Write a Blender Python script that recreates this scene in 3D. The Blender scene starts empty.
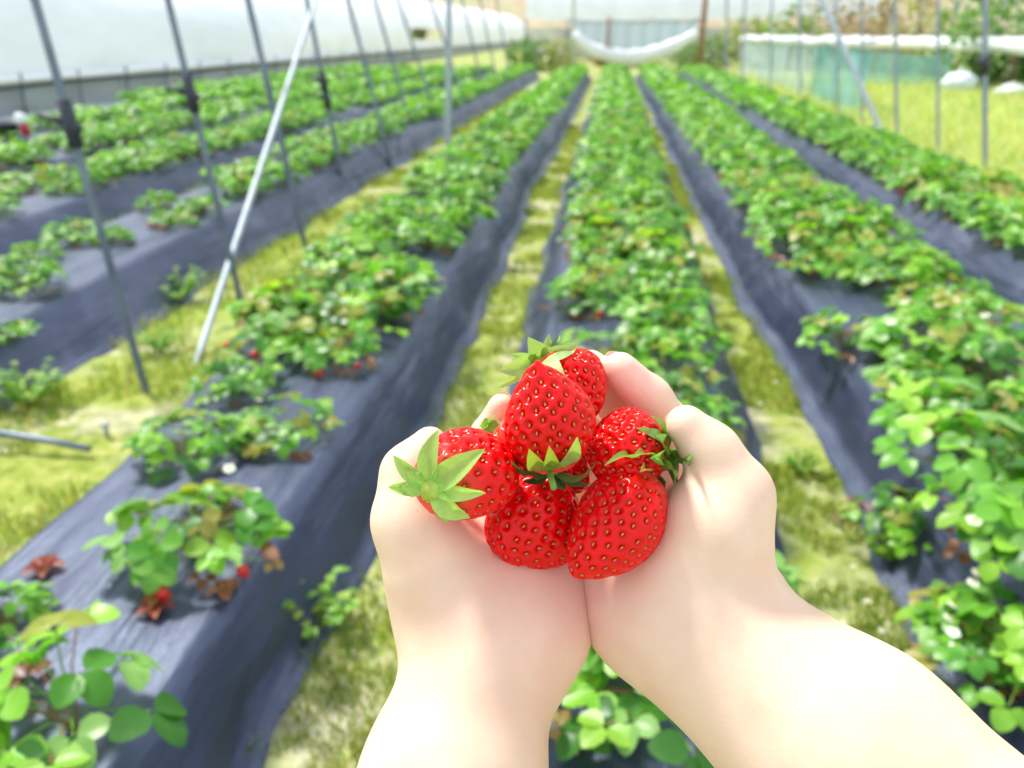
import bpy, math, random
import numpy as np
from mathutils import Vector, Matrix, noise
random.seed(7); rng = np.random.default_rng(7)
SC = bpy.context.scene; COL = SC.collection
PI = math.pi
# ------------------------------------------------------------------ camera
FPX = 804.0; CAMH = 1.2
TH = math.atan(351/FPX); PH = math.atan(102/FPX*math.cos(TH))
CF = Vector((-math.sin(PH)*math.cos(TH), math.cos(PH)*math.cos(TH), -math.sin(TH)))
CR = Vector((math.cos(PH), math.sin(PH), 0)); CU = CR.cross(CF)
CP = Vector((0, 0, CAMH))
def ray(px, py): return CF + CR*((px-512)/FPX) + CU*((384-py)/FPX)
def P(px, py, z): return CP + ray(px, py)*z              # a point at distance z along the view axis
def G(px, py, z=0.0):                                     # a point on the level z
    d = ray(px, py); return CP + d*((z-CAMH)/d.z)
def onY(px, py, Y):
    d = ray(px, py); return CP + d*(Y/d.y)
def onX(px, py, X):
    d = ray(px, py); return CP + d*(X/d.x)
cam = bpy.data.cameras.new('camera'); co = bpy.data.objects.new('camera', cam); COL.objects.link(co)
M = Matrix((CR, CU, -CF)).transposed().to_4x4(); M.translation = CP
co.matrix_world = M
cam.lens = FPX/1024*36; cam.sensor_width = 36; cam.clip_start = 0.02; cam.clip_end = 500
cam.dof.use_dof = True; cam.dof.focus_distance = 0.272; cam.dof.aperture_fstop = 11.0
SC.camera = co
# ------------------------------------------------------------------ helpers
def tag(o, label=None, cat=None, group=None, kind=None):
    if label: o['label'] = label
    if cat: o['category'] = cat
    if group: o['group'] = group
    if kind: o['kind'] = kind
    return o
def empty(name, loc=(0, 0, 0), rz=0):
    o = bpy.data.objects.new(name, None); COL.objects.link(o); o.location = loc; o.rotation_euler = (0, 0, rz)
    o.empty_display_size = .05
    return o
def meshobj(name, V, F, mat, parent=None, smooth=True, col=None):
    me = bpy.data.meshes.new(name)
    me.from_pydata([tuple(v) for v in V], [], [tuple(f) for f in F]); me.update()
    if smooth: me.polygons.foreach_set('use_smooth', [True]*len(me.polygons))
    if col is not None:
        a = me.color_attributes.new('tint', 'FLOAT_COLOR', 'POINT')
        c = np.ones((len(V), 4), dtype=np.float32); c[:, :3] = np.array(col, dtype=np.float32)[:, :3]
        a.data.foreach_set('color', c.ravel())
    if mat: me.materials.append(mat)
    o = bpy.data.objects.new(name, me); COL.objects.link(o)
    if parent:
        o.parent = parent
        if parent.matrix_basis != Matrix() or parent.parent:      # vertices are given in world space
            mw = parent.matrix_basis.copy(); q = parent.parent
            while q: mw = q.matrix_basis @ mw; q = q.parent
            if me.get('local') is None: me.transform(mw.inverted())
    return o
def copy_tree(o, parent=None):
    c = o.copy(); COL.objects.link(c)
    if parent: c.parent = parent
    for ch in list(o.children): copy_tree(ch, c)
    return c
class MB:
    def __init__(s): s.V = []; s.F = []; s.C = []
    def add(s, V, F, c=(1, 1, 1)):
        n = len(s.V); s.V += [tuple(v) for v in V]; s.F += [tuple(i+n for i in f) for f in F]
        s.C += [c]*len(V)
    def tube(s, pts, r, n=8, c=(1, 1, 1), cap=True):
        pts = [Vector(p) for p in pts]; k = len(pts)
        rs = r if isinstance(r, (list, tuple)) else [r]*k
        V = []; F = []
        t0 = (pts[1]-pts[0]).normalized(); a = t0.orthogonal().normalized()
        for i in range(k):
            t = (pts[min(i+1, k-1)]-pts[max(i-1, 0)]).normalized()
            a = (a-t*a.dot(t)).normalized(); b = t.cross(a)
            for j in range(n):
                q = 2*PI*j/n; V.append(pts[i]+(a*math.cos(q)+b*math.sin(q))*rs[i])
        for i in range(k-1):
            for j in range(n):
                F.append((i*n+j, i*n+(j+1) % n, (i+1)*n+(j+1) % n, (i+1)*n+j))
        if cap: F.append(tuple(range(n-1, -1, -1))); F.append(tuple((k-1)*n+j for j in range(n)))
        s.add(V, F, c)
    def box(s, c0, size, rz=0, c=(1, 1, 1), bev=0.0):
        x, y, z = [q/2 for q in size]; R = Matrix.Rotation(rz, 3, 'Z')
        V = [Vector(c0)+R @ Vector((a*x, b*y, d*z)) for a in (-1, 1) for b in (-1, 1) for d in (-1, 1)]
        s.add(V, [(0, 1, 3, 2), (4, 6, 7, 5), (0, 4, 5, 1), (2, 3, 7, 6), (0, 2, 6, 4), (1, 5, 7, 3)], c)
    def blob(s, c0, r, c=(1, 1, 1), nu=10, nv=7, rough=0.0, seed=0, sq=(1, 1, 1)):
        V = []; F = []
        for i in range(nv+1):
            th = PI*i/nv
            for j in range(nu):
                ph = 2*PI*j/nu
                d = Vector((math.sin(th)*math.cos(ph), math.sin(th)*math.sin(ph), math.cos(th)))
                rr = r*(1+rough*noise.noise(d*2.3+Vector((seed*3.1, 0, 0))))
                V.append(Vector(c0)+Vector((d.x*sq[0], d.y*sq[1], d.z*sq[2]))*rr)
        for i in range(nv):
            for j in range(nu):
                F.append((i*nu+j, (i+1)*nu+j, (i+1)*nu+(j+1) % nu, i*nu+(j+1) % nu))
        s.add(V, F, c)
    def build(s, name, mat, parent=None, smooth=True): return meshobj(name, s.V, s.F, mat, parent, smooth, s.C)
# ------------------------------------------------------------------ materials
def mat(name, col=(.8, .8, .8), rough=.6, metal=0, spec=.5, build=None):
    m = bpy.data.materials.new(name); m.use_nodes = True
    nt = m.node_tree; b = nt.nodes['Principled BSDF']
    b.inputs['Base Color'].default_value = (*col, 1); b.inputs['Roughness'].default_value = rough
    b.inputs['Metallic'].default_value = metal; b.inputs['Specular IOR Level'].default_value = spec
    if build: build(nt, b)
    return m
def N(nt, t, **kw):
    n = nt.nodes.new(t)
    for k, v in kw.items():
        if k in ('operation', 'blend_type', 'data_type', 'attribute_name', 'noise_dimensions', 'musgrave_type', 'feature', 'distance'): setattr(n, k, v)
        else: n.inputs[k].default_value = v
    return n
def noise_n(nt, scale, detail=4, rough=.55, stretch=None, obj=False):
    tc = nt.nodes.new('ShaderNodeTexCoord'); mp = nt.nodes.new('ShaderNodeMapping')
    nt.links.new(tc.outputs['Object'], mp.inputs['Vector'])
    if stretch: mp.inputs['Scale'].default_value = stretch
    n = N(nt, 'ShaderNodeTexNoise', Scale=scale, Detail=detail, Roughness=rough)
    nt.links.new(mp.outputs[0], n.inputs['Vector']); return n
def ramp(nt, src, stops):
    r = nt.nodes.new('ShaderNodeValToRGB'); e = r.color_ramp.elements
    while len(e) < len(stops): e.new(.5)
    for i, (p, c) in enumerate(stops): e[i].position = p; e[i].color = (*c, 1)
    nt.links.new(src, r.inputs[0]); return r
def bump(nt, b, src, strength, dist):
    bp = N(nt, 'ShaderNodeBump', Strength=strength, Distance=dist)
    nt.links.new(src, bp.inputs['Height']); nt.links.new(bp.outputs[0], b.inputs['Normal']); return bp
def mix(nt, a, b, fac, mode='MIX'):
    m = nt.nodes.new('ShaderNodeMix'); m.data_type = 'RGBA'; m.blend_type = mode
    for s, i in ((a, 6), (b, 7)):
        if isinstance(s, tuple): m.inputs[i].default_value = (*s, 1)
        else: nt.links.new(s, m.inputs[i])
    if isinstance(fac, float): m.inputs[0].default_value = fac
    else: nt.links.new(fac, m.inputs[0])
    return m.outputs[2]
def tinted(name, rough=.5, spec=.5, transl=0.0, vary=.25, scale=30, tcol=None):   # colour from the 'tint' attribute of the mesh
    def bld(nt, b):
        at = nt.nodes.new('ShaderNodeVertexColor'); at.layer_name = 'tint'
        n = noise_n(nt, scale, 3)
        r = ramp(nt, n.outputs['Fac'], [(.3, (1-vary,)*3), (.7, (1+0*vary,)*3)])
        c = mix(nt, at.outputs['Color'], r.outputs[0], 1.0, 'MULTIPLY')
        nt.links.new(c, b.inputs['Base Color'])
        if transl > 0:
            tr = nt.nodes.new('ShaderNodeBsdfTranslucent'); ms = nt.nodes.new('ShaderNodeMixShader')
            ms.inputs[0].default_value = transl
            c2 = mix(nt, c, (1.3, 1.35, .6), 1.0, 'MULTIPLY')
            nt.links.new(c2, tr.inputs[0])
            out = nt.nodes['Material Output']
            nt.links.new(b.outputs[0], ms.inputs[1]); nt.links.new(tr.outputs[0], ms.inputs[2]); nt.links.new(ms.outputs[0], out.inputs[0])
    return mat(name, rough=rough, spec=spec, build=bld)
LEAF = tinted('leaf_green', .38, .5, .42, .22, 40)
SEPAL = tinted('sepal_green', .45, .4, .35, .18, 300)
STEM = tinted('stem_green', .5, .4, .15, .2, 60)
PETAL = tinted('petal_white', .6, .3, .3, .05, 60)
GRASS = tinted('grass_blade', .6, .2, .4, .25, 9)
PAINT = tinted('plain_tinted', .6, .3, 0, .15, 6)

def skin_b(nt, b):
    at = nt.nodes.new('ShaderNodeVertexColor'); at.layer_name = 'tint'
    n = noise_n(nt, 45, 4); r = ramp(nt, n.outputs['Fac'], [(.35, (.95, .88, .86)), (.65, (1, 1, 1))])
    nt.links.new(mix(nt, at.outputs['Color'], r.outputs[0], 1.0, 'MULTIPLY'), b.inputs['Base Color'])
    b.inputs['Subsurface Weight'].default_value = .35; b.inputs['Subsurface Radius'].default_value = (1, .33, .2); b.inputs['Subsurface Scale'].default_value = .006
    v = N(nt, 'ShaderNodeTexVoronoi', Scale=900); tc = nt.nodes.new('ShaderNodeTexCoord'); nt.links.new(tc.outputs['Object'], v.inputs['Vector'])
    bump(nt, b, v.outputs['Distance'], .12, .0004)
SKIN = mat('skin', rough=.5, spec=.35, build=skin_b)
NAIL = mat('nail', (.93, .68, .62), .25)

def berry_b(nt, b):
    at = nt.nodes.new('ShaderNodeVertexColor'); at.layer_name = 'tint'
    n = noise_n(nt, 60, 3); r = ramp(nt, n.outputs['Fac'], [(.3, (.85, .7, .7)), (.7, (1, 1, 1))])
    nt.links.new(mix(nt, at.outputs['Color'], r.outputs[0], 1.0, 'MULTIPLY'), b.inputs['Base Color'])
    b.inputs['Subsurface Weight'].default_value = .05; b.inputs['Subsurface Radius'].default_value = (1, .12, .08); b.inputs['Subsurface Scale'].default_value = .003
    b.inputs['Coat Weight'].default_value = .42; b.inputs['Coat Roughness'].default_value = .15
    n2 = noise_n(nt, 500, 2); bump(nt, b, n2.outputs['Fac'], .1, .0005)
BERRY = mat('strawberry_red', rough=.4, spec=.06, build=berry_b)
SEED = mat('seed_yellow', (.62, .22, .04), .4)

def plastic_b(nt, b):
    n1 = noise_n(nt, 5, 6, .6, (3.0, .5, 1)); n2 = noise_n(nt, 3.0, 5, .6)
    r = ramp(nt, n2.outputs['Fac'], [(.3, (.009, .013, .036)), (.55, (.018, .023, .055)), (.8, (.08, .085, .13))])
    nt.links.new(r.outputs[0], b.inputs['Base Color'])
    r2 = ramp(nt, n1.outputs['Fac'], [(.3, (.34,)*3), (.7, (.52,)*3)]); nt.links.new(r2.outputs[0], b.inputs['Roughness'])
    n3 = noise_n(nt, 8, 4, .5, (4.0, .5, 2)); bump(nt, b, n3.outputs['Fac'], .35, .03)
PLASTIC = mat('black_mulch_film', rough=.4, spec=1.0, build=plastic_b); PLASTIC.node_tree.nodes['Principled BSDF'].inputs['IOR'].default_value = 1.6; PLASTIC.node_tree.nodes['Principled BSDF'].inputs['Specular Tint'].default_value = (.66, .76, 1, 1)

def ground_b(nt, b):
    n1 = noise_n(nt, 2.2, 6, .62); n2 = noise_n(nt, 17, 5, .7); n3 = noise_n(nt, .7, 3, .5)
    g = ramp(nt, n2.outputs['Fac'], [(.28, (.10, .14, .02)), (.45, (.24, .30, .05)), (.6, (.36, .38, .10)), (.78, (.52, .48, .26))])
    s = ramp(nt, n2.outputs['Fac'], [(.3, (.26, .23, .14)), (.55, (.50, .46, .33)), (.75, (.70, .66, .54))])
    f = ramp(nt, n1.outputs['Fac'], [(.47, (0, 0, 0)), (.59, (.95, .95, .95))])
    c = mix(nt, g.outputs[0], s.outputs[0], f.outputs[0])
    f3 = ramp(nt, n3.outputs['Fac'], [(.4, (0, 0, 0)), (.6, (.55, .55, .55))])
    c = mix(nt, c, (.30, .38, .08), f3.outputs[0])
    nt.links.new(c, b.inputs['Base Color']); bump(nt, b, n2.outputs['Fac'], .6, .03)
GROUND = mat('mossy_sandy_ground', rough=.95, spec=.1, build=ground_b)

def metal_b(nt, b):
    n = noise_n(nt, 5, 5, .6, (1, 1, .6)); r = ramp(nt, n.outputs['Fac'], [(.35, (.10, .13, .18)), (.6, (.20, .24, .30)), (.70, (.16, .08, .05))])
    nt.links.new(r.outputs[0], b.inputs['Base Color'])
METAL = mat('weathered_galvanised_pipe', rough=.45, metal=.35, build=metal_b)
def metal2_b(nt, b):
    n = noise_n(nt, 12, 4); r = ramp(nt, n.outputs['Fac'], [(.3, (.34, .39, .42)), (.7, (.48, .54, .57))])
    nt.links.new(r.outputs[0], b.inputs['Base Color'])
METAL2 = mat('bright_galvanised_pipe', rough=.5, metal=.15, build=metal2_b)
METAL3 = mat('pale_grey_pipe', (.30, .34, .42), .5, .2)
CLAMP = mat('black_clamp', (.03, .035, .05), .5)
def film_mat(name, col, tr=.0, transl=.4):
    m = mat(name, col, .35); nt = m.node_tree; b = nt.nodes['Principled BSDF']
    n = noise_n(nt, 1.2, 5, .6, (1, .35, 1)); r = ramp(nt, n.outputs['Fac'], [(.3, tuple(q*.86 for q in col)), (.7, col)])
    nt.links.new(r.outputs[0], b.inputs['Base Color']); bump(nt, b, n.outputs['Fac'], .5, .15)
    t = nt.nodes.new('ShaderNodeBsdfTranslucent'); t.inputs[0].default_value = (*col, 1)
    ms = nt.nodes.new('ShaderNodeMixShader'); ms.inputs[0].default_value = transl
    nt.links.new(b.outputs[0], ms.inputs[1]); nt.links.new(t.outputs[0], ms.inputs[2]); last = ms
    if tr > 0:
        tp = nt.nodes.new('ShaderNodeBsdfTransparent'); m2 = nt.nodes.new('ShaderNodeMixShader'); m2.inputs[0].default_value = tr
        nt.links.new(ms.outputs[0], m2.inputs[1]); nt.links.new(tp.outputs[0], m2.inputs[2]); last = m2
    nt.links.new(last.outputs[0], nt.nodes['Material Output'].inputs[0]); return m
FILM = film_mat('white_greenhouse_film', (.93, .95, 1.0), 0, .15)
ROLL = film_mat('rolled_white_film', (.93, .94, .96), 0, .15)
SKIRT = film_mat('grey_skirt_film', (.36, .40, .50), 0, .05)
NET = film_mat('teal_net', (.28, .60, .60), .35, .3)
NETP = film_mat('pale_net', (.62, .78, .80), .5, .3)
def hill_b(nt, b):
    n1 = noise_n(nt, .22, 5, .6); n2 = noise_n(nt, 1.2, 5, .6)
    a = ramp(nt, n1.outputs['Fac'], [(.35, (.36, .42, .18)), (.5, (.42, .34, .22)), (.65, (.52, .38, .26))])
    nt.links.new(mix(nt, a.outputs[0], ramp(nt, n2.outputs['Fac'], [(.3, (.6, .6, .6)), (.7, (1.1, 1.1, 1.1))]).outputs[0], 1.0, 'MULTIPLY'), b.inputs['Base Color'])
HILL = mat('dry_hillside', rough=.9, build=hill_b)
# ------------------------------------------------------------------ world and sun
w = bpy.data.worlds.new('sky'); SC.world = w; w.use_nodes = True
bg = w.node_tree.nodes['Background']; bg.inputs[0].default_value = (.80, .89, 1, 1); bg.inputs[1].default_value = 1.1
sl = bpy.data.lights.new('sun', 'SUN'); sl.energy = 4.5; sl.angle = math.radians(9); sl.color = (1, .965, .90)
so = bpy.data.objects.new('sun', sl); COL.objects.link(so)
sd = Vector((-.60, .45, 1.12)).normalized(); so.rotation_euler = sd.to_track_quat('Z', 'Y').to_euler(); so.location = (0, 0, 6)
SC.view_settings.view_transform = 'Standard'; SC.view_settings.look = 'None'; SC.view_settings.gamma = 1; SC.view_settings.use_curve_mapping = False
SC.view_settings.exposure = 0.32
# ------------------------------------------------------------------ ground and beds
BEDS = [(.09, .5), (1.10, .5), (2.22, 3.0), (-1.03, .3), (-2.50, 1.2), (-3.70, 2.0), (-4.90, 3.0), (-6.10, 4.5), (-7.30, 11.0)]
def near01(y, a, b): return min(1, max(0, (b-y)/(b-a)))
def bcx(k, y): return BEDS[k][0]+(.11*near01(y, 1.5, 4.5) if k == 3 else 0)+(.035*near01(y, 2, 5) if k == 1 else 0)
def bws(k, y): return 1-(.20*near01(y, 1.5, 4.0) if k == 3 else 0)-(.09*near01(y, 2, 5) if k in (0, 1) else 0)
BH = .22; YEND = 25.0
def edge(k, side, y):      # half width of the film at its foot
    return .425*bws(k, y)+.05*noise.noise(Vector((k*7.3+side*3.1, y*1.3, .5)))+.02*noise.noise(Vector((k*5+side, y*6, 2)))
def topw(k, side, y): return .30*bws(k, y)+.02*noise.noise(Vector((k*3.3+side*9.1, y*1.7, 4.5)))
def hgt(k, y): return BH+.02*noise.noise(Vector((k*11.7, y*.9, 8)))
def bedz(k, x, y):
    u = x-bcx(k, y); s = 1 if u > 0 else -1; a = abs(u); t = topw(k, s, y); e = edge(k, s, y); h = hgt(k, y)
    if a < t: return h+.015*(1-(a/t)**2)
    if a < e: return h*(1-(a-t)/(e-t))**.8
    return 0
V = []; F = []
xs = np.concatenate([np.linspace(-60, -9, 12, endpoint=False), np.linspace(-9, -3, 30, endpoint=False), np.linspace(-3, 4, 120, endpoint=False), np.linspace(4, 12, 20, endpoint=False), np.linspace(12, 60, 10)])
ys = np.concatenate([np.linspace(-3, 0.5, 8, endpoint=False), np.linspace(.5, 7, 110, endpoint=False), np.linspace(7, 30, 60, endpoint=False), np.linspace(30, 130, 12)])
for y in ys:
    for x in xs:
        V.append((x, y, .012*noise.noise(Vector((x*3, y*3, 0)))+.008*noise.noise(Vector((x*11, y*11, 5)))-.01))
nx = len(xs)
for j in range(len(ys)-1):
    for i in range(nx-1): F.append((j*nx+i, j*nx+i+1, (j+1)*nx+i+1, (j+1)*nx+i))
tag(meshobj('ground', V, F, GROUND), kind='structure')
NB = ['middle', 'first right', 'second right', 'first left', 'second left', 'third left', 'fourth left', 'fifth left', 'sixth left']
for k, (bx, y0) in enumerate(BEDS):
    ys = np.concatenate([np.arange(y0, 7, .045), np.arange(7, YEND, .15)]); V = []; F = []
    for y in ys:
        for u in np.concatenate([[-1.14, -1.06], np.linspace(-1, 1, 41), [1.06, 1.14]]):
            s = 1 if u > 0 else -1; a = abs(u)
            if a <= 1:
                bx = bcx(k, y); xx = bx+s*a*edge(k, s, y); z = bedz(k, xx, y) if a < .999 else .004
                z += (.010*noise.noise(Vector((xx*13, y*1.3, k)))+.0025*noise.noise(Vector((xx*18, y*5, k))))*(1 if a < .9 else .3)
                if a > .8: z += .018*abs(noise.noise(Vector((xx*26, y*2.2, k+3))))
            else:
                xx = bx+s*(edge(k, s, y)+(a-1)*.35); z = .012 if a < 1.1 else -.03
                z += .008*noise.noise(Vector((xx*10, y*5, k)))
            V.append((xx, y, z))
    n = 45
    for j in range(len(ys)-1):
        for i in range(n-1): F.append((j*n+i, j*n+i+1, (j+1)*n+i+1, (j+1)*n+i))
    o = meshobj('raised_bed', V, F, PLASTIC)
    tag(o, ['raised planting bed under dark plastic film running straight ahead behind the hands',
            'raised film-covered bed just right of the sandy path that is right of the hands',
            'raised film-covered bed furthest right, beside the bright grass',
            'wide dark blue-black film-covered bed left of the hands, with bare shiny side',
            'film-covered bed just left of the yellowish grass strip with the poles',
            'second film-covered bed beyond the yellowish strip with the poles',
            'third film-covered bed beyond the yellowish strip with the poles',
            'fourth film-covered bed beyond the pole strip, mostly hidden by leaves',
            'film-covered bed furthest left, nearest the white greenhouse'][k], 'planting bed', 'long raised beds under black film')
# ------------------------------------------------------------------ strawberry plants
def leaflet(mb, base, d, up, L, W, c, nl=6, nw=4, fold=.25, droop=.25):
    d = d.normalized(); side = d.cross(up).normalized(); up = side.cross(d).normalized()
    V = []; F = []
    for i in range(nl+1):
        t = i/nl
        wd = W*.5*math.sin(PI*(.03+.90*t))**.62 if i < nl else W*.17
        if i == 0: wd = W*.06
        for j in range(nw+1):
            u = j/nw*2-1
            ser = 1+(.07 if (i % 2 and abs(u) > .9) else 0)
            p = base+d*(L*t*(1-.06*abs(u)))+side*(u*wd*ser)+up*(fold*wd*abs(u)**1.3-droop*L*t*t)
            V.append(p)
    for i in range(nl):
        for j in range(nw):
            a = i*(nw+1)+j; F.append((a, a+1, a+nw+2, a+nw+1))
    mb.add(V, F, c)
GREENS = [(.08, .28, .02), (.15, .41, .03), (.23, .51, .04), (.31, .58, .05), (.05, .19, .02), (.18, .44, .05), (.27, .50, .12)]
def leafcol(r, age=0):
    if age == 2: return random.choice([(.30, .12, .04), (.46, .20, .06), (.24, .09, .04), (.50, .32, .10)])
    if age == 1: return random.choice([(.38, .42, .06), (.42, .38, .08)])
    g = random.choice(GREENS); k = .85+.45*r; return (g[0]*k, g[1]*k, g[2]*k)
def make_foliage(seed, nleaf, rad, H, L=.062, lo=False, old=.1):
    random.seed(seed); lf = MB(); st = MB(); dead = MB()
    for q in range(nleaf):
        a = random.random()*2*PI; age = 0
        f = (q+.5)/nleaf; rr = rad*(.15+.85*math.sqrt(random.random()))
        h = H*(1.0-.55*(rr/rad)**2)*(.6+.5*random.random())
        x = random.random()
        if rr > rad*.6 and x < old: age = 2
        elif x < old*1.5: age = 1
        if age == 2: h *= .25; rr *= 1.1
        tip = Vector((math.cos(a)*rr, math.sin(a)*rr, h))
        mid = Vector((math.cos(a)*rr*.4, math.sin(a)*rr*.4, h*.7))
        c = leafcol(random.random(), age); l = L*random.uniform(.75, 1.2)*(.62 if age == 2 else 1)
        if not lo: st.tube([(0, 0, -.01), mid, tip], .0016, 5, (.20, .36, .06) if random.random() > .25 else (.4, .16, .08), False)
        out = Vector((math.cos(a), math.sin(a), 0))
        nrm = (Vector((0, 0, 1))+out*random.uniform(-.1, .7)+Vector((random.uniform(-.4, .4), random.uniform(-.4, .4), 0))).normalized()
        fwd = (out-nrm*out.dot(nrm)).normalized()
        tgt = dead if age == 2 else lf
        for da in (0, 1.45, -1.45):
            d = Matrix.Rotation(da+random.uniform(-.15, .15), 3, nrm) @ fwd
            ll = l*(1 if da == 0 else .93)
            if lo: leaflet(tgt, tip+d*.004, d, nrm, ll*1.15, ll*1.05, c, 3, 2, .2, .2)
            else: leaflet(tgt, tip+d*.006, d, nrm, ll, ll*.86, c, 6, 4, random.uniform(.1, .4)*(1.6 if age == 2 else 1), random.uniform(.05, .4))
    return lf, st, dead
def small_berry(mb, c, r, d, col=(.62, .02, .015)):
    d = d.normalized(); a = d.orthogonal().normalized(); b = d.cross(a); V = []; F = []; n = 9; prof = [(0, .05), (.12, .75), (.35, 1), (.6, .86), (.85, .5), (1, .06)]
    for t, w_ in prof:
        for j in range(n): V.append(c+d*(t*r*2.5)+(a*math.cos(2*PI*j/n)+b*math.sin(2*PI*j/n))*r*w_)
    for i in range(len(prof)-1):
        for j in range(n): F.append((i*n+j, i*n+(j+1) % n, (i+1)*n+(j+1) % n, (i+1)*n+j))
    mb.add(V, F, col)
def add_flower(root, p):
    m = MB(); up = Vector((random.uniform(-.3, .3), random.uniform(-.5, 0), 1)).normalized(); a = up.orthogonal()
    for i in range(5):
        d = Matrix.Rotation(i*2*PI/5, 3, up) @ a
        leaflet(m, p+d*.002, d, up, .013, .014, (.92, .93, .88), 3, 2, -.1, .0)
    m.blob(p+up*.002, .0045, (.75, .6, .1), 7, 5)
    fl = m.build('flower', PETAL, root); fl['label'] = 'white flower'
    return fl
FB = tinted('small_berry_red', .25, .6, 0, .15, 60)
def make_plant(seed, nleaf, rad, H, L, fl=0, fr=0, old=.12):
    lf, st, dead = make_foliage(seed, nleaf, rad, H, L, False, old)
    root = empty('strawberry_plant')
    lf.build('foliage', LEAF, root); st.build('stems', STEM, root)
    if dead.V:
        d = dead.build('withered_leaves', LEAF, root); d['label'] = 'brown withered leaves'
    for i in range(fl):
        a = random.random()*2*PI; add_flower(root, Vector((math.cos(a)*rad*.8, math.sin(a)*rad*.8, H*random.uniform(.55, .9))))
    for i in range(fr):
        a = random.uniform(-2.6, -.2) if i else -.6; m = MB(); rr = rad*random.uniform(.85, 1.05)
        p = Vector((math.cos(a)*rr, math.sin(a)*rr, .05))
        small_berry(m, p, .0165*random.uniform(.8, 1.1), Vector((.3, -.3, -.7)), (.66, .02, .015) if random.random() < .75 else (.65, .30, .18))
        for s_ in range(5):
            d = Vector((math.cos(s_*1.26), math.sin(s_*1.26), .3)); leaflet(m, p, d, Vector((0, 0, 1)), .012, .006, (.15, .35, .05), 2, 2)
        b_ = m.build('berry', FB, root)
    return root
# explicit near plants (pixel, level of bed top) then rows
plants = []          # x, y, bed, size, label, proto
def near(px, py, k, sc, lab, kind):
    g = G(px, py, BH); plants.append([g.x, g.y, k, sc, lab, kind])
near(78, 730, 3, .95, 'large-leaved strawberry plant at the bottom left corner of the picture', 'big')
near(198, 556, 3, .84, 'red-fruited strawberry plant on the left bed, just above the bottom left corner plant', 'fruit')
near(8, 640, 3, .45, 'small strawberry plant at the left edge on pale shiny film', 'plain')
near(112, 610, 3, .0, None, None)
near(188, 462, 3, .62, 'leafy strawberry plant just behind the one with red berries on the left bed', 'plain')
near(285, 440, 3, .62, 'strawberry plant with drying leaves at edge of bare film left of hands', 'dry')
near(155, 448, 3, .0, None, None)
near(240, 395, 3, .60, 'bushy plant on the left bed just below the foot of the pale leaning pipe', 'plain')
near(330, 365, 3, .70, 'red-fruited strawberry plant at left bed rim, level with the pale pipe foot', 'fruit')
near(5, 325, 4, .45, 'plant cut by the left edge on shiny film beyond the nearest pole', 'plain')
near(35, 262, 4, .5, 'small plant left of the nearest pole on the shiny film', 'plain')
near(112, 246, 4, .5, 'plant just right of the nearest pole on the shiny left bed', 'plain')
near(563, 700, 0, .85, 'strawberry plant seen between the two wrists, left one', 'big')
near(655, 720, 0, .85, 'strawberry plant beside the right forearm, lower middle of the picture', 'big')
near(660, 392, 0, .75, 'strawberry plant right behind the raised fingertips', 'dry')
near(600, 372, 0, .8, 'strawberry plant with orange withered leaves just above the top strawberry', 'dry')
near(915, 478, 1, .62, 'plant with yellowing leaf at left rim of the right bed, below the bare film gap', 'dry')
near(925, 408, 1, .7, 'leafy plant directly above the yellowing one at left rim of the right bed', 'plain')
near(992, 592, 1, .7, 'fruiting plant in the right bed, third up along the right edge', 'fruit')
near(1020, 560, 1, .95, 'second lowest bushy plant at the right edge of the picture', 'plain')
near(965, 452, 1, .9, 'dense plant between the yellowing one and the right edge', 'plain')
near(985, 500, 1, .95, 'dense bushy plant filling the right edge halfway down', 'plain')
near(1035, 640, 1, .8, 'lowest plant at the right edge of the picture, with white flowers', 'flower')
near(1000, 400, 1, 1.0, 'dense green plant at the right edge above the halfway bushy one', 'plain')
near(845, 345, 1, .75, 'plant with orange-brown dry leaves at the left rim of the right bed', 'dry')
near(925, 365, 1, 1.0, 'tall bright green plant with white blossom in right bed', 'flower')
plants = [p for p in plants if p[3] > 0]
starts = {0: 2.35, 1: 2.65, 2: 3.2, 3: 2.45, 4: 1.6, 5: 2.4, 6: 3.2, 7: 5.5, 8: 12.5}
dens = {0: 1, 1: 1, 2: .97, 3: .95, 4: .6, 5: .75, 6: .8, 7: .85, 8: .9}
random.seed(21)
for k, (bx, y0) in enumerate(BEDS):
    for s in (-1, 1):
        y = starts[k]+(.14 if s > 0 else 0)
        while y < YEND-.4:
            dd = dens[k]
            if k == 4 and y < 4: dd = .2
            if k == 0 and s < 0 and y < 2.9: dd = 0
            if k == 1 and s < 0 and y < 3.35: dd = 0
            if random.random() < dd:
                sc = random.uniform(.75, 1.08)*(1.0 if k in (1, 2) else .9)
                if k in (4, 5, 6) and y < 5: sc *= .75
                lane = ['left', 'right'][s > 0]
                plants.append([bcx(k, y)+s*(.125 if k == 0 else .155)*bws(k, y)+random.uniform(-.04, .04), y+random.uniform(-.05, .05), k, sc, None, random.choice(['plain', 'plain', 'plain', 'flower', 'dry', 'fruit'] if y > 3.1 and y < 6 else ['dry', 'plain', 'fruit'] if y <= 3.1 else ['plain'])])
            y += .30
def cull(p):
    v = Vector((p[0], p[1], .3))-CP; z = v.dot(CF)
    if z < .2: return False
    x = 512+v.dot(CR)/z*FPX; yy = 384-v.dot(CU)/z*FPX; m = .25/z*FPX
    return -m < x < 1024+m and -m < yy < 768+m
for y in (1.25, 1.6, 1.95): plants.append([bcx(0, y)+.12, y, 0, .7, None, 'plain']); plants.append([bcx(0, y)-.12, y+.1, 0, .65, None, 'dry'])
plants = [p for p in plants if cull(p)]
plants.sort(key=lambda p: (0 if p[4] else 1, (Vector((p[0], p[1], .2))-CP).length))
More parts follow.
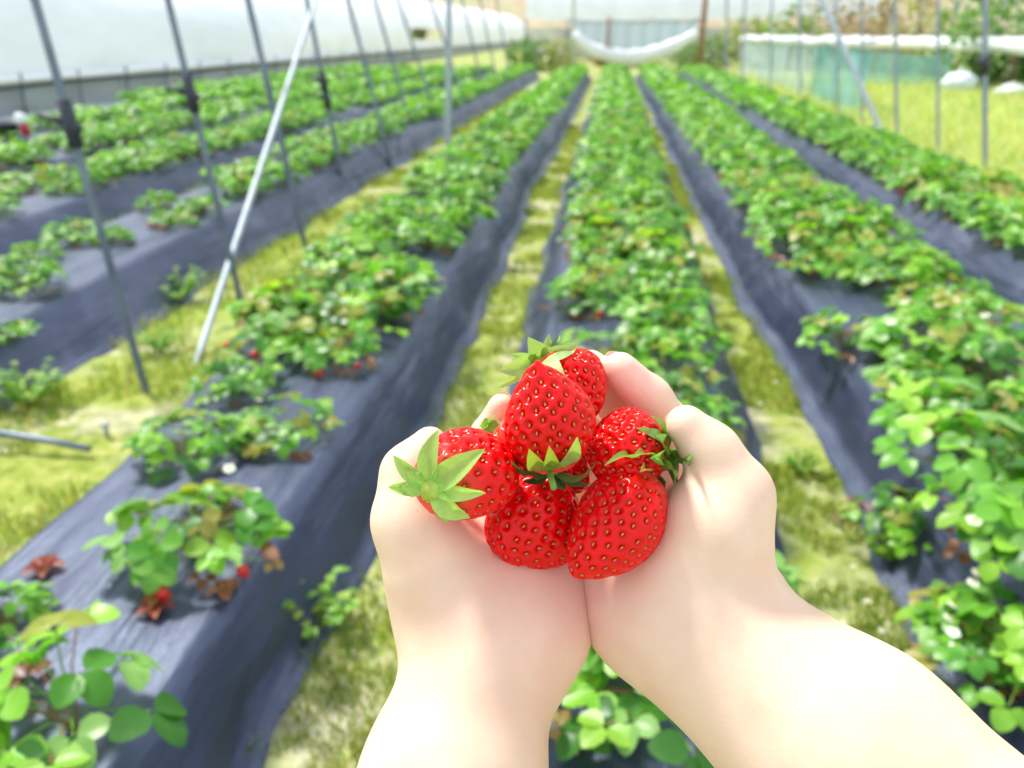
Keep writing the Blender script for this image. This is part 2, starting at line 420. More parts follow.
PROT = {'plain': [make_plant(11, 58, .22, .20, .054, old=.06), make_plant(12, 52, .21, .18, .054, old=.06), make_plant(13, 60, .22, .19, .052, old=.04), make_plant(14, 50, .20, .20, .056, fl=1, old=.06)],
        'flower': [make_plant(21, 54, .21, .19, .053, fl=5, old=.06), make_plant(22, 50, .20, .18, .054, fl=4, old=.06)],
        'dry': [make_plant(31, 46, .21, .17, .054, old=.28), make_plant(32, 42, .20, .16, .055, old=.24, fl=2)],
        'fruit': [make_plant(41, 42, .20, .17, .054, fl=2, fr=4, old=.16), make_plant(42, 44, .20, .18, .054, fr=3, fl=1)],
        'big': [make_plant(51, 20, .16, .17, .062, old=.05), make_plant(52, 18, .15, .16, .064, old=.15)]}
CPR = make_foliage(61, 24, .2, .19, .065, True, .08)
farp = [make_foliage(61+i, 34, .22, .19, .068, True, .02)[0] for i in range(4)]
used = set(); NIND = 298; FV = MB()
lanetxt = {0: 'middle bed', 1: 'bed right of middle', 2: 'bed furthest right', 3: 'bed left of hands', 4: 'first bed beyond pole strip', 5: 'second bed beyond pole strip', 6: 'third bed beyond pole strip', 7: 'fourth bed beyond pole strip', 8: 'bed nearest white greenhouse'}
for i, (x, y, k, sc, lab, kind) in enumerate(plants):
    z = bedz(k, x, y); rz = random.random()*2*PI
    if i < NIND:
        pr = PROT[kind][i % len(PROT[kind])]
        if lab and kind == 'fruit': pr = PROT['fruit'][0]
        if pr.name in used: o = copy_tree(pr)
        else: o = pr; used.add(pr.name)
        o.location = (x, y, z-.004); o.rotation_euler = (0, 0, rz if not (lab and kind == 'fruit') else .55); o.scale = (sc, sc, sc)
        if lab: tag(o, lab, 'strawberry plant', 'strawberry plants in the raised beds')
        else:
            side = 'left' if x < bcx(k, y) else 'right'
            dist = 'nearer' if y < 6 else 'far'
            look = {'plain': 'green leafy', 'flower': 'white-flowered', 'dry': 'partly withered', 'fruit': 'red-fruited', 'big': 'large'}[kind]
            lb = f'{dist} {look} strawberry plant, {side} line, {lanetxt[k]}'
            tag(o, lb, 'strawberry plant', lb+' (row)')
    else:
        src = farp[i % 4]; R = Matrix.Translation((x, y, z)) @ Matrix.Rotation(rz, 4, 'Z') @ Matrix.Scale(sc, 4)
        n0 = len(FV.V); FV.V += [tuple(R @ Vector(v)) for v in src.V]; FV.F += [tuple(a+n0 for a in f) for f in src.F]; FV.C += src.C
for L_ in PROT.values():
    for pr in L_:
        if pr.name not in used:
            for ch in list(pr.children): bpy.data.objects.remove(ch)
            bpy.data.objects.remove(pr)
tag(FV.build('strawberry_plants', LEAF), 'distant strawberry rows merging into bands of green leaves at the far end', 'strawberry plants', kind='stuff')
# ------------------------------------------------------------------ grass, weeds
def grass(name, x0, x1, y0, y1, n, h, cols, label, power=1.6):
    V = np.zeros((n*3, 3)); C = np.ones((n*3, 3), dtype=np.float32)
    yy = y0+(y1-y0)*rng.random(n)**power; xx = x0+(x1-x0)*rng.random(n)
    k = []
    for i in range(n):
        m = noise.noise(Vector((xx[i]*2.2, yy[i]*2.2, 3)))+.45*noise.noise(Vector((xx[i]*9, yy[i]*9, 1)))
        if m < -.12+.1*rng.random(): continue
        k.append((i, m))
    F = []; c = 0
    for i, m in k:
        a = rng.random()*2*PI; hh = h*(.4+.9*rng.random())*(1+.5*m); wd = .0022+.001*yy[i]*.6
        lean = hh*.7; b = rng.random()*2*PI
        p = np.array([xx[i], yy[i], -.012])
        V[c] = p+[math.cos(a)*wd, math.sin(a)*wd, 0]; V[c+1] = p-[math.cos(a)*wd, math.sin(a)*wd, 0]
        V[c+2] = p+[math.cos(b)*lean, math.sin(b)*lean, hh+.012]
        C[c:c+3] = np.array(cols[int(rng.integers(len(cols)))])*(.8+.4*rng.random()); F.append((c, c+1, c+2)); c += 3
    return tag(meshobj(name, V[:c], F, GRASS, smooth=False, col=C[:c]), label, 'grass', kind='stuff')
YG = [(.34, .44, .07), (.28, .40, .06), (.46, .48, .12), (.20, .34, .04), (.54, .46, .18)]
LG = [(.42, .60, .08), (.34, .54, .08), (.54, .64, .14), (.25, .44, .05)]
grass('grass', -.64, -.28, .9, 12, 20000, .024, YG, 'short mossy grass on the narrow path left of the middle bed')
grass('grass', .48, .72, 1.0, 12, 20000, .022, YG, 'thin grass on the sandy path right of the hands')
grass('grass', -2.12, -1.40, 1.3, 20, 30000, .035, YG, 'yellowish grass strip where the poles stand')
grass('grass', -3.22, -2.95, 2.5, 20, 9000, .10, LG, 'bright grass between the beds left of the poles')
grass('grass', -4.45, -4.12, 3.5, 20, 10000, .13, LG, 'lime green grass between the second and third beds left of the poles')
grass('grass', -5.7, -5.3, 4.5, 20, 12000, .15, LG, 'lime green grass between the far left beds')
grass('grass', -6.9, -6.5, 5.5, 20, 12000, .15, LG, 'lime green grass strip near the white greenhouse')
grass('grass', 1.5, 1.82, 2.2, 14, 4000, .02, YG, 'grass in the gap between the two right-hand beds')
grass('grass', 2.75, 9, 4.0, 24, 60000, .20, [(.52, .66, .22), (.66, .74, .34), (.36, .54, .14), (.82, .82, .48), (.70, .64, .24)], 'tall yellow-green grass beyond the right-hand beds', 1.2)
def weed(px, py, lab, sc=1.0, seed=3):
    g = G(px, py); root = empty('weed', (g.x, g.y, -.005)); random.seed(seed); m = MB(); st = MB()
    for i in range(26):
        a = random.random()*2*PI; l = sc*random.uniform(.03, .09); tip = Vector((math.cos(a)*l, math.sin(a)*l, sc*random.uniform(.03, .1)))
        st.tube([(0, 0, -.01), tip*.5+Vector((0, 0, .015)), tip], .001, 4, (.3, .4, .1), False)
        for q in range(5):
            t = .35+.16*q; b = a+random.uniform(-1.4, 1.4)
            leaflet(m, tip*t+Vector((0, 0, .01)), Vector((math.cos(b), math.sin(b), .3)), Vector((0, 0, 1)), .028*sc, .018*sc, random.choice([(.26, .52, .05), (.40, .56, .08), (.18, .40, .04)]), 3, 2)
    for o in (m.build('foliage', LEAF), st.build('stems', STEM)): o.parent = root
    tag(root, lab, 'weed', 'weeds on the paths')
weed(312, 632, 'small leafy weed at the film edge left of the left forearm', 1.1, 3)
weed(800, 470, 'low weed on sandy path right of the right thumb', .6, 5)
weed(30, 405, 'leafy weed at the left edge above the short grey pipe', 1.3, 8)
weed(180, 300, 'bright green weed at the foot of the shiny left bed, beside the second pole', 1.4, 9)
weed(160, 352, 'pale weed right beside the foot of the nearest pole', .9, 10)
weed(890, 560, 'dry weed on the right side of the sandy path', .8, 12)
random.seed(5)
DS = [(852, 575), (880, 640), (866, 610), (842, 632), (790, 640), (760, 410), (856, 682), (775, 388)]
DL = ['topmost of the cluster', 'rightmost of the cluster', 'middle of the cluster', 'left of the cluster', 'nearest the forearm', 'alone by the thumb', 'lowest of the cluster', 'alone above the thumb']
for i, (px, py) in enumerate(DS):
    g = G(px, py); root = empty('daisy', (g.x, g.y, -.004)); m = MB(); up = Vector((0, -.2, 1)); a = up.orthogonal()
    for q in range(8): leaflet(m, Vector((0, 0, .03)), Matrix.Rotation(q*PI/4, 3, up) @ a, up, .008, .005, (.93, .93, .9), 2, 2, 0, 0)
    pt = m.build('petals', PETAL); c = MB(); c.blob((0, 0, .031), .003, (.8, .6, .08), 7, 5); ct = c.build('flower_centre', PETAL)
    s_ = MB(); s_.tube([(0, 0, -.005), (.002, 0, .015), (0, 0, .03)], .0008, 5, (.25, .4, .08)); st = s_.build('stem', STEM)
    for o in (pt, ct, st): o.parent = root
    tag(root, f'tiny white daisy on the sandy right-hand path, {DL[i]}', 'flower', 'daisies on the path')
def dead_leaf(px, py, lab, seed, sc=1.0):
    random.seed(seed); g = G(px, py, BH); z = bedz(3, g.x, g.y) if g.x < -.5 else bedz(1, g.x, g.y)
    root = MB(); c = random.choice([(.32, .08, .04), (.40, .14, .06)])
    for i in range(5):
        a = i*1.25+random.random()*.4; d = Vector((math.cos(a), math.sin(a), .4))
        leaflet(root, Vector((g.x, g.y, z+.006)), d, Vector((0, 0, 1)), .04*sc, .026*sc, tuple(q*random.uniform(.8, 1.3) for q in c), 5, 4, .7, .3)
    tag(root.build('dead_leaf', LEAF), lab, 'dead leaf', 'dry leaves on the film')
dead_leaf(46, 574, 'curled brown dead leaf on pale film near the left edge', 1)
dead_leaf(157, 614, 'reddish brown dead leaf just above the bottom left plant', 2, .9)
dead_leaf(225, 592, 'dry brown leaf under the plant with red berries', 3, .7)
dead_leaf(872, 436, 'tan dried leaf on dark film at the left rim of the right bed', 4, .9)
# ------------------------------------------------------------------ posts and braces
def post(base, ref, r, label, clampz=None, top=2.5, matl=METAL, group='thin grey poles along the grass strip', cat='pole'):
    base = Vector((base.x, base.y, 0)); d = ref-base; d = d*(top/d.z)
    root = empty('metal_pole', base); m = MB(); pts = [base-d*.08]+[base+d*t+Vector((0.0, 0, 0)) for t in (0, .25, .5, .75, 1)]
    m.tube(pts, r, 10); m.build('pipe', matl, root)
    c = MB(); c.tube([base+d*1.0-d*.004, base+d*1.012], r*1.25, 10); c.build('end_cap', CLAMP, root)
    for cz in (clampz or []):
        p = base+d*(cz/top); m = MB(); m.tube([p-d*.03, p+d*.03], r*1.7, 10); m.tube([p, p+Vector((-.09, -.02, .03))], [r*1.2, r*.6], 8); m.tube([p, p+Vector((.03, 0, -.02))], r*1.3, 8)
        m.build('clamp', CLAMP, root)
    return tag(root, label, cat, group)
LP = [((145, 388), (35, 0), [.93], 'nearest thin pole at upper left, with a rusty stretch'), ((245, 318), (168, 0), [.97], 'second thin pole from the left, dark clamp near its middle'),
      ((305, 245), (248, 0), None, 'third thin pole from the left, behind the pale leaning pipe'), ((345, 192), (307, 0), [.85, .72], 'darker pole right behind the top of the pale leaning pipe'),
      ((392, 168), (348, 0), None, 'thin pole between the dark pole and the white post'), ((415, 140), (375, 0), None, 'faint thin pole left of the white post'),
      ((440, 128), (398, 0), None, 'faint pole just left of the white post, farther back'), ((470, 118), (430, 0), None, 'first thin pole right of the white post'), ((487, 105), (462, 0), None, 'second thin pole right of the white post'),
      ((500, 96), (480, 0), None, 'third thin pole right of the white post'), ((512, 88), (496, 0), None, 'fourth thin pole right of the white post, farthest of the left row')]
for b, t, cz, lab in LP:
    g = G(*b); post(g, onY(t[0], t[1], g.y), .0135 if g.y < 4 else .018, lab, cz)
g = G(198, 358); post(g, onX(300, 48, g.x-.25), .014, 'pale bright metal pipe leaning diagonally at upper left', None, 1.75, METAL2, 'bright braces', 'pipe')
g = G(448, 158); post(g, onY(449, 0, g.y), .03, 'whitish upright post at upper left centre', None, 2.5, METAL2, 'bright braces', 'post')
RP = [((985, 178), (985, 0), 'rightmost grey pole beyond the right beds', .022), ((938, 158), (938, 0), 'second grey pole from the right edge', .016), ((897, 146), (895, 0), 'third grey pole from the right edge', .02),
      ((862, 134), (862, 0), 'thin pole just left of the pale slanting brace foot', .016), ((838, 126), (836, 0), 'thin pole crossing the pale slanting brace', .016), ((800, 108), (800, 0), 'pole at the near end of the teal net', .02), ((770, 98), (772, 0), 'pole in the middle of the teal net', .02), ((742, 90), (745, 0), 'pole near the far end of the teal net', .025), ((726, 84), (727, 0), 'farthest right-hand pole, beside the white end curtain', .03)]
for b, t, lab, r in RP:
    g = G(*b); post(g, onY(t[0], t[1], g.y), r, lab, [.95] if r > .021 and g.y < 10 else None, 2.6, METAL3, 'poles beyond the right-hand beds')
g = G(888, 146); post(g, onY(822, 0, g.y+1.0), .03, 'pale slanting brace pipe at upper right', None, 2.3, METAL2, 'bright braces', 'pipe')
m = MB(); a = G(-60, 428, .06); b = G(0, 433, .05); c = G(90, 449, .012); m.tube([a, b, (b+c)/2+Vector((0, 0, .004)), c], .011, 10)
tag(m.build('ground_pipe', METAL), 'short grey pipe lying in the grass at the left edge', 'pipe')
g = G(106, 432); root = empty('anchor_stake', (g.x, g.y, -.02)); m = MB(); m.tube([(0, 0, 0), (.003, 0, .045)], .008, 8); a = m.build('stake', METAL2); m = MB(); m.blob((.003, 0, .05), .014, nu=10, nv=6, sq=(1, 1, .6)); b = m.build('cap', METAL2)
a.parent = root; b.parent = root; tag(root, 'stubby pale metal stake in the grass at left', 'stake')
# bent wires on the strip
for i, (p0, p1, lab) in enumerate([((398, 135), (428, 175), 'thin dark wire hoop bending over the film left of the white post'), ((415, 150), (436, 190), 'fainter thin wire beside the dark wire hoop')]):
    a = G(*p0, .32); b = G(*p1, 0.0); m = MB(); pts = [a+(b-a)*t+Vector((0, 0, .13*math.sin(PI*t))) for t in np.linspace(0, 1, 10)]
    a0 = Vector((a.x, a.y, .12)); m.tube([a0]+pts, .006, 6); tag(m.build('wire', CLAMP), lab, 'wire', 'wire hoops')
# stake with things at far left
p = G(12, 168); root = empty('garden_stake', (p.x, p.y, 0)); t = P(26, 130, (p-CP).dot(CF))
t = Vector((t.x, p.y+.05, t.z)); m = MB(); m.tube([p-(t-p)*.05, t], .02, 8); m.build('stake', METAL, root)
m = MB(); m.blob(t+Vector((-.10, 0, .05)), .09, (.02, .02, .04), 14, 9, .5, 3, (1.6, .7, .55)); m.build('black_cloth', PAINT, root)
m = MB(); m.blob(t+Vector((.05, 0, .11)), .055, (.85, .88, .9), 14, 9, .2, 4, (1, .9, 1.1)); m.build('white_cap', PAINT, root)
m = MB(); m.blob(t+Vector((.09, -.02, .015)), .05, (.5, .03, .06), 12, 8, .4, 5, (.9, .8, 1.2)); m.build('red_cloth', PAINT, root)
tag(root, 'short stake at the left edge with black, white and red cloth on top', 'stake')
# ------------------------------------------------------------------ neighbouring greenhouse (left)
XL = -9.4
def sheet(fn, nu, nv, hole=None):
    V = [fn(u/nu, v/nv) for v in range(nv+1) for u in range(nu+1)]; F = []
    for v in range(nv):
        for u in range(nu):
            if hole and hole(u, v): continue
            a = v*(nu+1)+u; F.append((a, a+1, a+nu+2, a+nu+1))
    return V, F
gh = empty('greenhouse', (XL, 20, 0))
def arch(u, v):
    y = 4+u*94; th = v*PI*.52
    x = XL-3.2*(1-math.cos(th)); z = .55+2.6*math.sin(th)
    rib = .03*abs(math.sin(y*PI/1.5)); return (x-rib+.05*noise.noise(Vector((y*.8, z*1.2, 0))), y, z)
a = onX(415, 43, XL); b = onX(446, 27, XL)
hy0, hy1 = a.y, b.y
def hole(u, v):
    y = 4+(u+.5)/200*94; z = .55+2.6*math.sin((v+.5)/24*PI*.52); return hy0 < y < hy1 and .95 < z < 1.45
V, F = sheet(arch, 200, 24, hole); meshobj('roof_film', V, F, FILM, gh)
V, F = sheet(lambda u, v: (XL+.03+.05*noise.noise(Vector((u*200, v*2, 0)))+.05*math.sin(u*280), 4+u*94, -.02+.52*v), 420, 6); meshobj('skirt_film', V, F, SKIRT, gh)
m = MB(); m.tube([(XL+.1, y, .52+.03*noise.noise(Vector((y*.7, 0, 0)))) for y in np.linspace(4, 98, 90)], [.06+.02*noise.noise(Vector((y*2.1, 3, 0))) for y in np.linspace(4, 98, 90)], 10); m.build('rolled_film', ROLL, gh)
m = MB(); m.tube([(XL+.17, y, .43+.02*math.sin(y)) for y in np.linspace(4, 98, 90)], .028, 8); m.build('rail', CLAMP, gh)
for y in np.arange(5, 40, 1.5):
    m = MB(); m.tube([(XL+.14, y, -.03), (XL+.15, y, .25), (XL+.16, y+.05, .62)], .02, 8); o = m.build('rib', METAL, gh)
tag(gh, 'long white film greenhouse along the left side', 'greenhouse')
def shrub(name, c, r, col, lab, group=None, n=260, sq=(1, 1, 1), trunk=True, leaf=.14, cat='shrub'):
    root = empty(name, (c[0], c[1], 0)); m = MB(); random.seed(int(abs(c[0]*10+c[1])))
    for i in range(n):
        d = Vector((random.gauss(0, 1), random.gauss(0, 1), random.gauss(0, 1))).normalized()*r*random.uniform(.55, 1.05)
        d = Vector((d.x*sq[0], d.y*sq[1], d.z*sq[2]))
        k = random.uniform(.75, 1.25); l = leaf*random.uniform(.7, 1.4)
        leaflet(m, Vector(c)+d, Vector((random.gauss(0, 1), random.gauss(0, 1), random.gauss(0, .6))), Vector((random.gauss(0, .5), random.gauss(0, .5), 1)), l, l*.7, tuple(q*k for q in col), 2, 2)
    m.build('foliage', LEAF, root)
    if trunk:
        t = MB(); t.tube([(c[0], c[1], -.05), (c[0]+.03, c[1], c[2]*.5), (c[0], c[1], c[2]+r*.2)], [r*.10, r*.08, r*.04], 7, (.2, .13, .08)); t.build('trunk', PAINT, root)
    return tag(root, lab, cat, group)
yy = (hy0+hy1)/2
shrub('shrub', (XL-.75, yy+.4, 1.2), .42, (.22, .26, .10), 'olive and brown bush seen through the opening in the left greenhouse', None, 300, (1, 1.3, .8))
# ------------------------------------------------------------------ right side nets, roll, bundles
XR = 8.0
roll = empty('rolled_greenhouse_film', (XR, 20, 0)); ys_ = np.linspace(3, 60, 110)
m = MB(); m.tube([(XR+.05*noise.noise(Vector((y*.5, 1, 0))), y, .95+.05*noise.noise(Vector((y*.45, 7, 0)))) for y in ys_], [.16+.05*noise.noise(Vector((y*1.4, 9, 0))) for y in ys_], 12); m.build('film_roll', ROLL, roll)
for y in np.arange(5, 40, 2.5):
    m = MB(); m.tube([(XR+.16, y, -.05), (XR+.16, y, 1.2), (XR+.3, y, 2.4)], .022, 8); m.build('support_pole', METAL, roll)
    m = MB(); m.tube([(XR+.16, y, .95), (XR+.05, y-.02, .81), (XR-.12, y, .9), (XR-.12, y, 1.02), (XR+.0, y, 1.1), (XR+.16, y, 1.0)], .008, 6); m.build('strap', CLAMP, roll)
tag(roll, 'long thick white rolled film hung along poles beyond the grass at right', 'rolled film')
def netwall(y0, y1, x, z1, matl, lab, amp=.06, x1=None):
    V, F = sheet(lambda u, v: (x+((x1 or x)-x)*u+amp*math.sin(u*(y1-y0)*7+v)+amp*noise.noise(Vector((u*20, v*2, 1))), y0+(y1-y0)*u, z1*(v)+.05*math.sin(u*9)*v+.01), 90, 10)
    return tag(meshobj('net', V, F, matl), lab, 'net', 'nets on the right-hand poles')
netwall(13.4, 16.6, 3.75, 1.05, NET, 'teal net panel hung between poles at upper right', .07)
netwall(16.8, 25.5, 3.7, 1.0, NETP, 'pale bluish net panel reaching to the far end at right', .06)
V, F = sheet(lambda u, v: (5.6+2.0*u, 21-.6*u+.08*math.sin(u*20), .02+.75*v+.04*math.sin(u*7)), 60, 8)
tag(meshobj('net', V, F, NET), 'low teal net under the white roll, right of the slanting brace', 'net', 'nets on the right-hand poles')
m = MB(); m.tube([(3.72+.04*noise.noise(Vector((y, 0, 0))), y, 1.06+.05*noise.noise(Vector((y*.8, 2, 0)))) for y in np.linspace(13.2, 26, 40)], [.085+.03*noise.noise(Vector((y*1.7, 4, 0))) for y in np.linspace(13.2, 26, 40)], 12)
tag(m.build('film_roll', ROLL), 'white rolled film along the top of the teal and pale nets', 'rolled film')
def bundle(px, py, D, r, col, lab, sq=(1, 1, .8)):
    root = MB(); rp = r*FPX/D; p = G(px, py+rp*sq[2], 0); r = rp*(p-CP).dot(CF)/FPX; zc = r*sq[2]*.93
    root.blob((p.x, p.y, zc), r, col, 18, 12, .35, px, sq); root.tube([(p.x, p.y, zc+r*sq[2]*.8), (p.x+r*.1, p.y, zc+r*sq[2]*1.15)], [r*.12, r*.25], 8, col)
    tag(root.build('plastic_bag', PAINT), lab, 'bag', 'bags in the grass beyond the right-hand beds')
bundle(932, 67, 16, .17, (.88, .93, .95), 'small white bag in the grass, left of the large pale one')
bundle(956, 84, 13.5, .24, (.72, .80, .82), 'large pale round bag in the grass at upper right', (1, 1, .85))
bundle(903, 66, 17, .14, (.35, .38, .75), 'small blue bag in the grass at upper right')
bundle(1010, 92, 13, .2, (.75, .82, .76), 'pale bag at the right edge in the grass', (1.3, 1, .6))
# ------------------------------------------------------------------ far end
YE = 27.0
sw = empty('curtain', (.5, YE, 0))
a = onY(575, 28, YE); b = onY(697, 28, YE); top = onY(600, 21, YE).z; low = onY(630, 57, YE).z
def cz(t): s = math.sin(PI*t**.85); return a.z-.1+(low-a.z+.1)*s**.8
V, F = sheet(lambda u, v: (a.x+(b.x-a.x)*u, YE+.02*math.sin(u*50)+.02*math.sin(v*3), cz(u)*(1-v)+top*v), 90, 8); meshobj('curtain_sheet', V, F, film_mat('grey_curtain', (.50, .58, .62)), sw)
m = MB(); m.tube([(a.x+(b.x-a.x)*t, YE-.25, cz(t)) for t in np.linspace(0, 1, 40)], [.10+.14*math.sin(PI*t)**.6+.015*math.sin(t*40) for t in np.linspace(0, 1, 40)], 12); m.build('rolled_hem', ROLL, sw)
m = MB(); m.tube([(a.x-.2, YE, top), (b.x+.3, YE, top)], .03, 8); m.build('rail', METAL2, sw)
tag(sw, 'white film curtain sagging in a bow across the far end of the rows', 'curtain')
for px, lab, c in ((607, 'thin brown post in front of the sagging curtain', (.34, .20, .16)), (572, 'pole at the left end of the sagging curtain', (.45, .5, .4)), (700, 'brown wooden post at the right end of the sagging curtain', (.30, .17, .09))):
    ye = YE-.3 if px == 607 else YE; q = onY(px, 60, ye); m = MB(); m.tube([(q.x, ye, -.1), (q.x, ye, 1.3), (q.x, ye, 1.65 if px == 607 else 2.5)], .05 if px < 650 else .09, 10, c); tag(m.build('end_post', PAINT), lab, 'post', 'posts at the far end')
GR = [(.13, .26, .07), (.20, .33, .08), (.32, .36, .10), (.34, .24, .12)]
random.seed(9)
specs = [(540, .9, 30, 0, 'dark green bush at the far end, left of the curtain'), (522, .8, 31, 0, 'bush behind the last left-hand poles'), (560, .8, 29, 2, 'yellow-green climbing bush by the left end of the curtain'),
         (688, .8, 30, 1, 'bush filling the gap under the right end of the curtain'), (712, .9, 31, 0, 'dark bush right of the brown post'), (640, .7, 33, 3, 'brownish bush behind the middle of the curtain'), (605, .7, 34, 3, 'reddish brown bush behind the left half of the curtain')]
for px, r, Y, gi, lab in [(a_, b_*.75, c_, d_, e_) for a_, b_, c_, d_, e_ in specs]:
    q = onY(px, 45, Y); shrub('shrub', (q.x, Y, r*.7), r, GR[gi], lab, 'bushes at the far end', 420, (1, 1, 1.05))
# pale greenhouse behind the curtain
g2 = empty('far_greenhouse', (2, 42, 0))
V, F = sheet(lambda u, v: (-4+u*16, 40+3.4*(1-math.cos(v*PI*.5)), 1.75+2.6*math.sin(v*PI*.5)+.06*math.sin(u*60)), 60, 10); meshobj('roof_film', V, F, FILM, g2)
V, F = sheet(lambda u, v: (-4+u*16, 40.05+.05*math.sin(u*80), .1+1.3*v), 60, 3); meshobj('wall_film', V, F, film_mat('warm_grey_wall_film', (.55, .52, .5)), g2)  # lower wall film in a plain warm grey, duller than the roof
for x in np.arange(-4, 6.1, 1.9):
    m = MB(); m.tube([(x, 39.9, -.1), (x, 39.9, 1.8)], .05, 8); m.build('post', METAL, g2)
tag(g2, 'pale greenhouse roof beyond the curtain at the far end', 'greenhouse')
# hillside
V, F = sheet(lambda u, v: (-110+u*260, 100+v*60, -1.5+24*v**.8*(.5+.5*u)+1.5*noise.noise(Vector((u*9, v*5, 0)))+.8*noise.noise(Vector((u*30, v*20, 2)))), 110, 40)
tag(meshobj('hillside', V, F, HILL), kind='structure')
random.seed(13)
for i, (px, Y, r, gi, lab) in enumerate([(752, 34, 1.0, 2, 'olive bush behind the far end of the pale net'), (790, 32, 1.1, 1, 'green bush above the teal net'), (828, 36, 1.4, 3, 'brown bush left of the slanting brace top'), (868, 33, 1.3, 3, 'brown bush right of the slanting brace top'),
        (905, 30, 1.3, 3, 'rust-brown bush above the rolled film'), (940, 28, 1.2, 2, 'pale olive bush above the rolled film'), (985, 24, 1.2, 0, 'dark green bush behind the rightmost pole'), (1020, 20, 1.2, 0, 'dark green bush at the top right corner'), (1010, 21, .62, 0, 'low dark bush under the rolled film at right')]):
    q = onY(px, 30, Y); shrub('shrub', (q.x, Y, r*.8), r, GR[gi], lab, 'bushes beyond the grass at right', 480, (1.25, 1, 1.1), leaf=.2)
# ------------------------------------------------------------------ implicit surfaces for the hands
def rcone(Pt, a, b, r1, r2):
    a = np.array(a); b = np.array(b); ba = b-a; l2 = ba@ba; rr = r1-r2; a2 = max(l2-rr*rr, 1e-9); il2 = 1/l2
    pa = Pt-a; y = pa@ba; z = y-l2; v = pa*l2-y[..., None]*ba; x2 = (v*v).sum(-1)
    y2 = y*y*l2; z2 = z*z*l2; k = np.sign(rr)*rr*rr*x2
    d1 = np.sqrt(x2+z2)*il2-r2; d2 = np.sqrt(x2+y2)*il2-r1; d3 = (np.sqrt(x2*a2*il2)+y*rr)*il2-r1
    return np.where(np.sign(z)*a2*z2 > k, d1, np.where(np.sign(y)*a2*y2 < k, d2, d3))
def smin(a, b, k):
    h = np.clip(.5+.5*(b-a)/k, 0, 1); return b*(1-h)+a*h-k*h*(1-h)
def surface_nets(f, o, h):
    s = f.shape; ins = f < 0
    c = [ins[i:s[0]-1+i, j:s[1]-1+j, k:s[2]-1+k] for i in (0, 1) for j in (0, 1) for k in (0, 1)]
    n = sum(q.astype(np.int8) for q in c); act = (n > 0) & (n < 8)
    idx = -np.ones(act.shape, dtype=np.int64); ii = np.argwhere(act); idx[act] = np.arange(len(ii))
    acc = np.zeros((len(ii), 3)); cnt = np.zeros(len(ii)); corners = [(i, j, k) for i in (0, 1) for j in (0, 1) for k in (0, 1)]
    for a in range(8):
        for b in range(a+1, 8):
            A = np.array(corners[a]); B = np.array(corners[b])
            if np.abs(A-B).sum() != 1: continue
            fa = f[tuple((ii+A).T)]; fb = f[tuple((ii+B).T)]; m = (fa < 0) != (fb < 0)
            t = np.where(m, fa/np.where(m, fa-fb, 1), 0)[:, None]
            acc += np.where(m[:, None], A+(B-A)*t, 0); cnt += m
    V = (ii+acc/cnt[:, None])*h+o; F = []
    for ax in range(3):
        sl0 = [slice(1, s[d]-1) for d in range(3)]; sl0[ax] = slice(0, s[ax]-1); sl1 = list(sl0); sl1[ax] = slice(1, s[ax])
        a = ins[tuple(sl0)]; b = ins[tuple(sl1)]; e = np.argwhere(a != b); off = np.array([1, 1, 1]); off[ax] = 0; e = e+off
        sgn = ins[tuple(e.T)]
        u, v = [(1, 2), (2, 0), (0, 1)][ax]; U = np.zeros(3, int); U[u] = 1; W = np.zeros(3, int); W[v] = 1
        q = [idx[tuple((e-U-W).T)], idx[tuple((e-W).T)], idx[tuple(e.T)], idx[tuple((e-U).T)]]
        Q = np.stack(q, 1); Q[~sgn] = Q[~sgn][:, ::-1]; F.append(Q)
    F = np.concatenate(F); return V, F[(F >= 0).all(1)]
def build_arm(groups, cuts, h, pinkpts, name, parent):
    # groups: list of (blend with the rest, [(a, b, ra, rb, k)...]); points are (px, py, z), radii in pixels at that depth
    def W(p): return np.array(P(*p[:3]))
    def R(p, r): return r*p[2]/FPX
    prims = [(W(a), W(b), R(a, ra), R(b, rb), k) for a, b, ra, rb, k in groups]
    lo = np.min([np.minimum(a-ra, b-rb) for a, b, ra, rb, k in prims], 0)-.006; hi = np.max([np.maximum(a+ra, b+rb) for a, b, ra, rb, k in prims], 0)+.006
    n = np.ceil((hi-lo)/h).astype(int)+1
    g = np.stack(np.meshgrid(*[lo[i]+h*np.arange(n[i]) for i in range(3)], indexing='ij'), -1)
    f = None
    for a, b, ra, rb, k in prims:
        d = rcone(g, a, b, ra, rb); f = d if f is None else smin(f, d, k)
    for a, b, r, k in cuts:
        d = rcone(g, W(a), W(b), R(a, r), R(b, r)); f = -smin(-f, d, k)
    V, F = surface_nets(f, lo, h); del g, f
    # smooth
    E = np.concatenate([F[:, [0, 1]], F[:, [1, 2]], F[:, [2, 3]], F[:, [3, 0]]])
    for it in range(3):
        acc = np.zeros_like(V); c = np.zeros(len(V))
        for i, j in ((0, 1), (1, 0)):
            np.add.at(acc, E[:, i], V[E[:, j]]); np.add.at(c, E[:, i], 1)
        V = V*.5+.5*acc/c[:, None]
    base = np.array((.82, .595, .44)); pink = np.array((.92, .52, .44)); w_ = np.zeros(len(V))
    for p, r, s in pinkpts:
        c = W(p); d = np.linalg.norm(V-c, axis=1)/(r*p[2]/FPX); w_ = np.maximum(w_, s*np.exp(-d*d))
    col = base*(1-w_[:, None])+pink*w_[:, None]
    return meshobj(name, V, F.tolist(), SKIN, parent, True, col)
HF = 1.0
person = empty('person', tuple(P(600, 1100, .3)))
tag(person, "person's two bare forearms and cupped palms holding ripe strawberries", 'person')
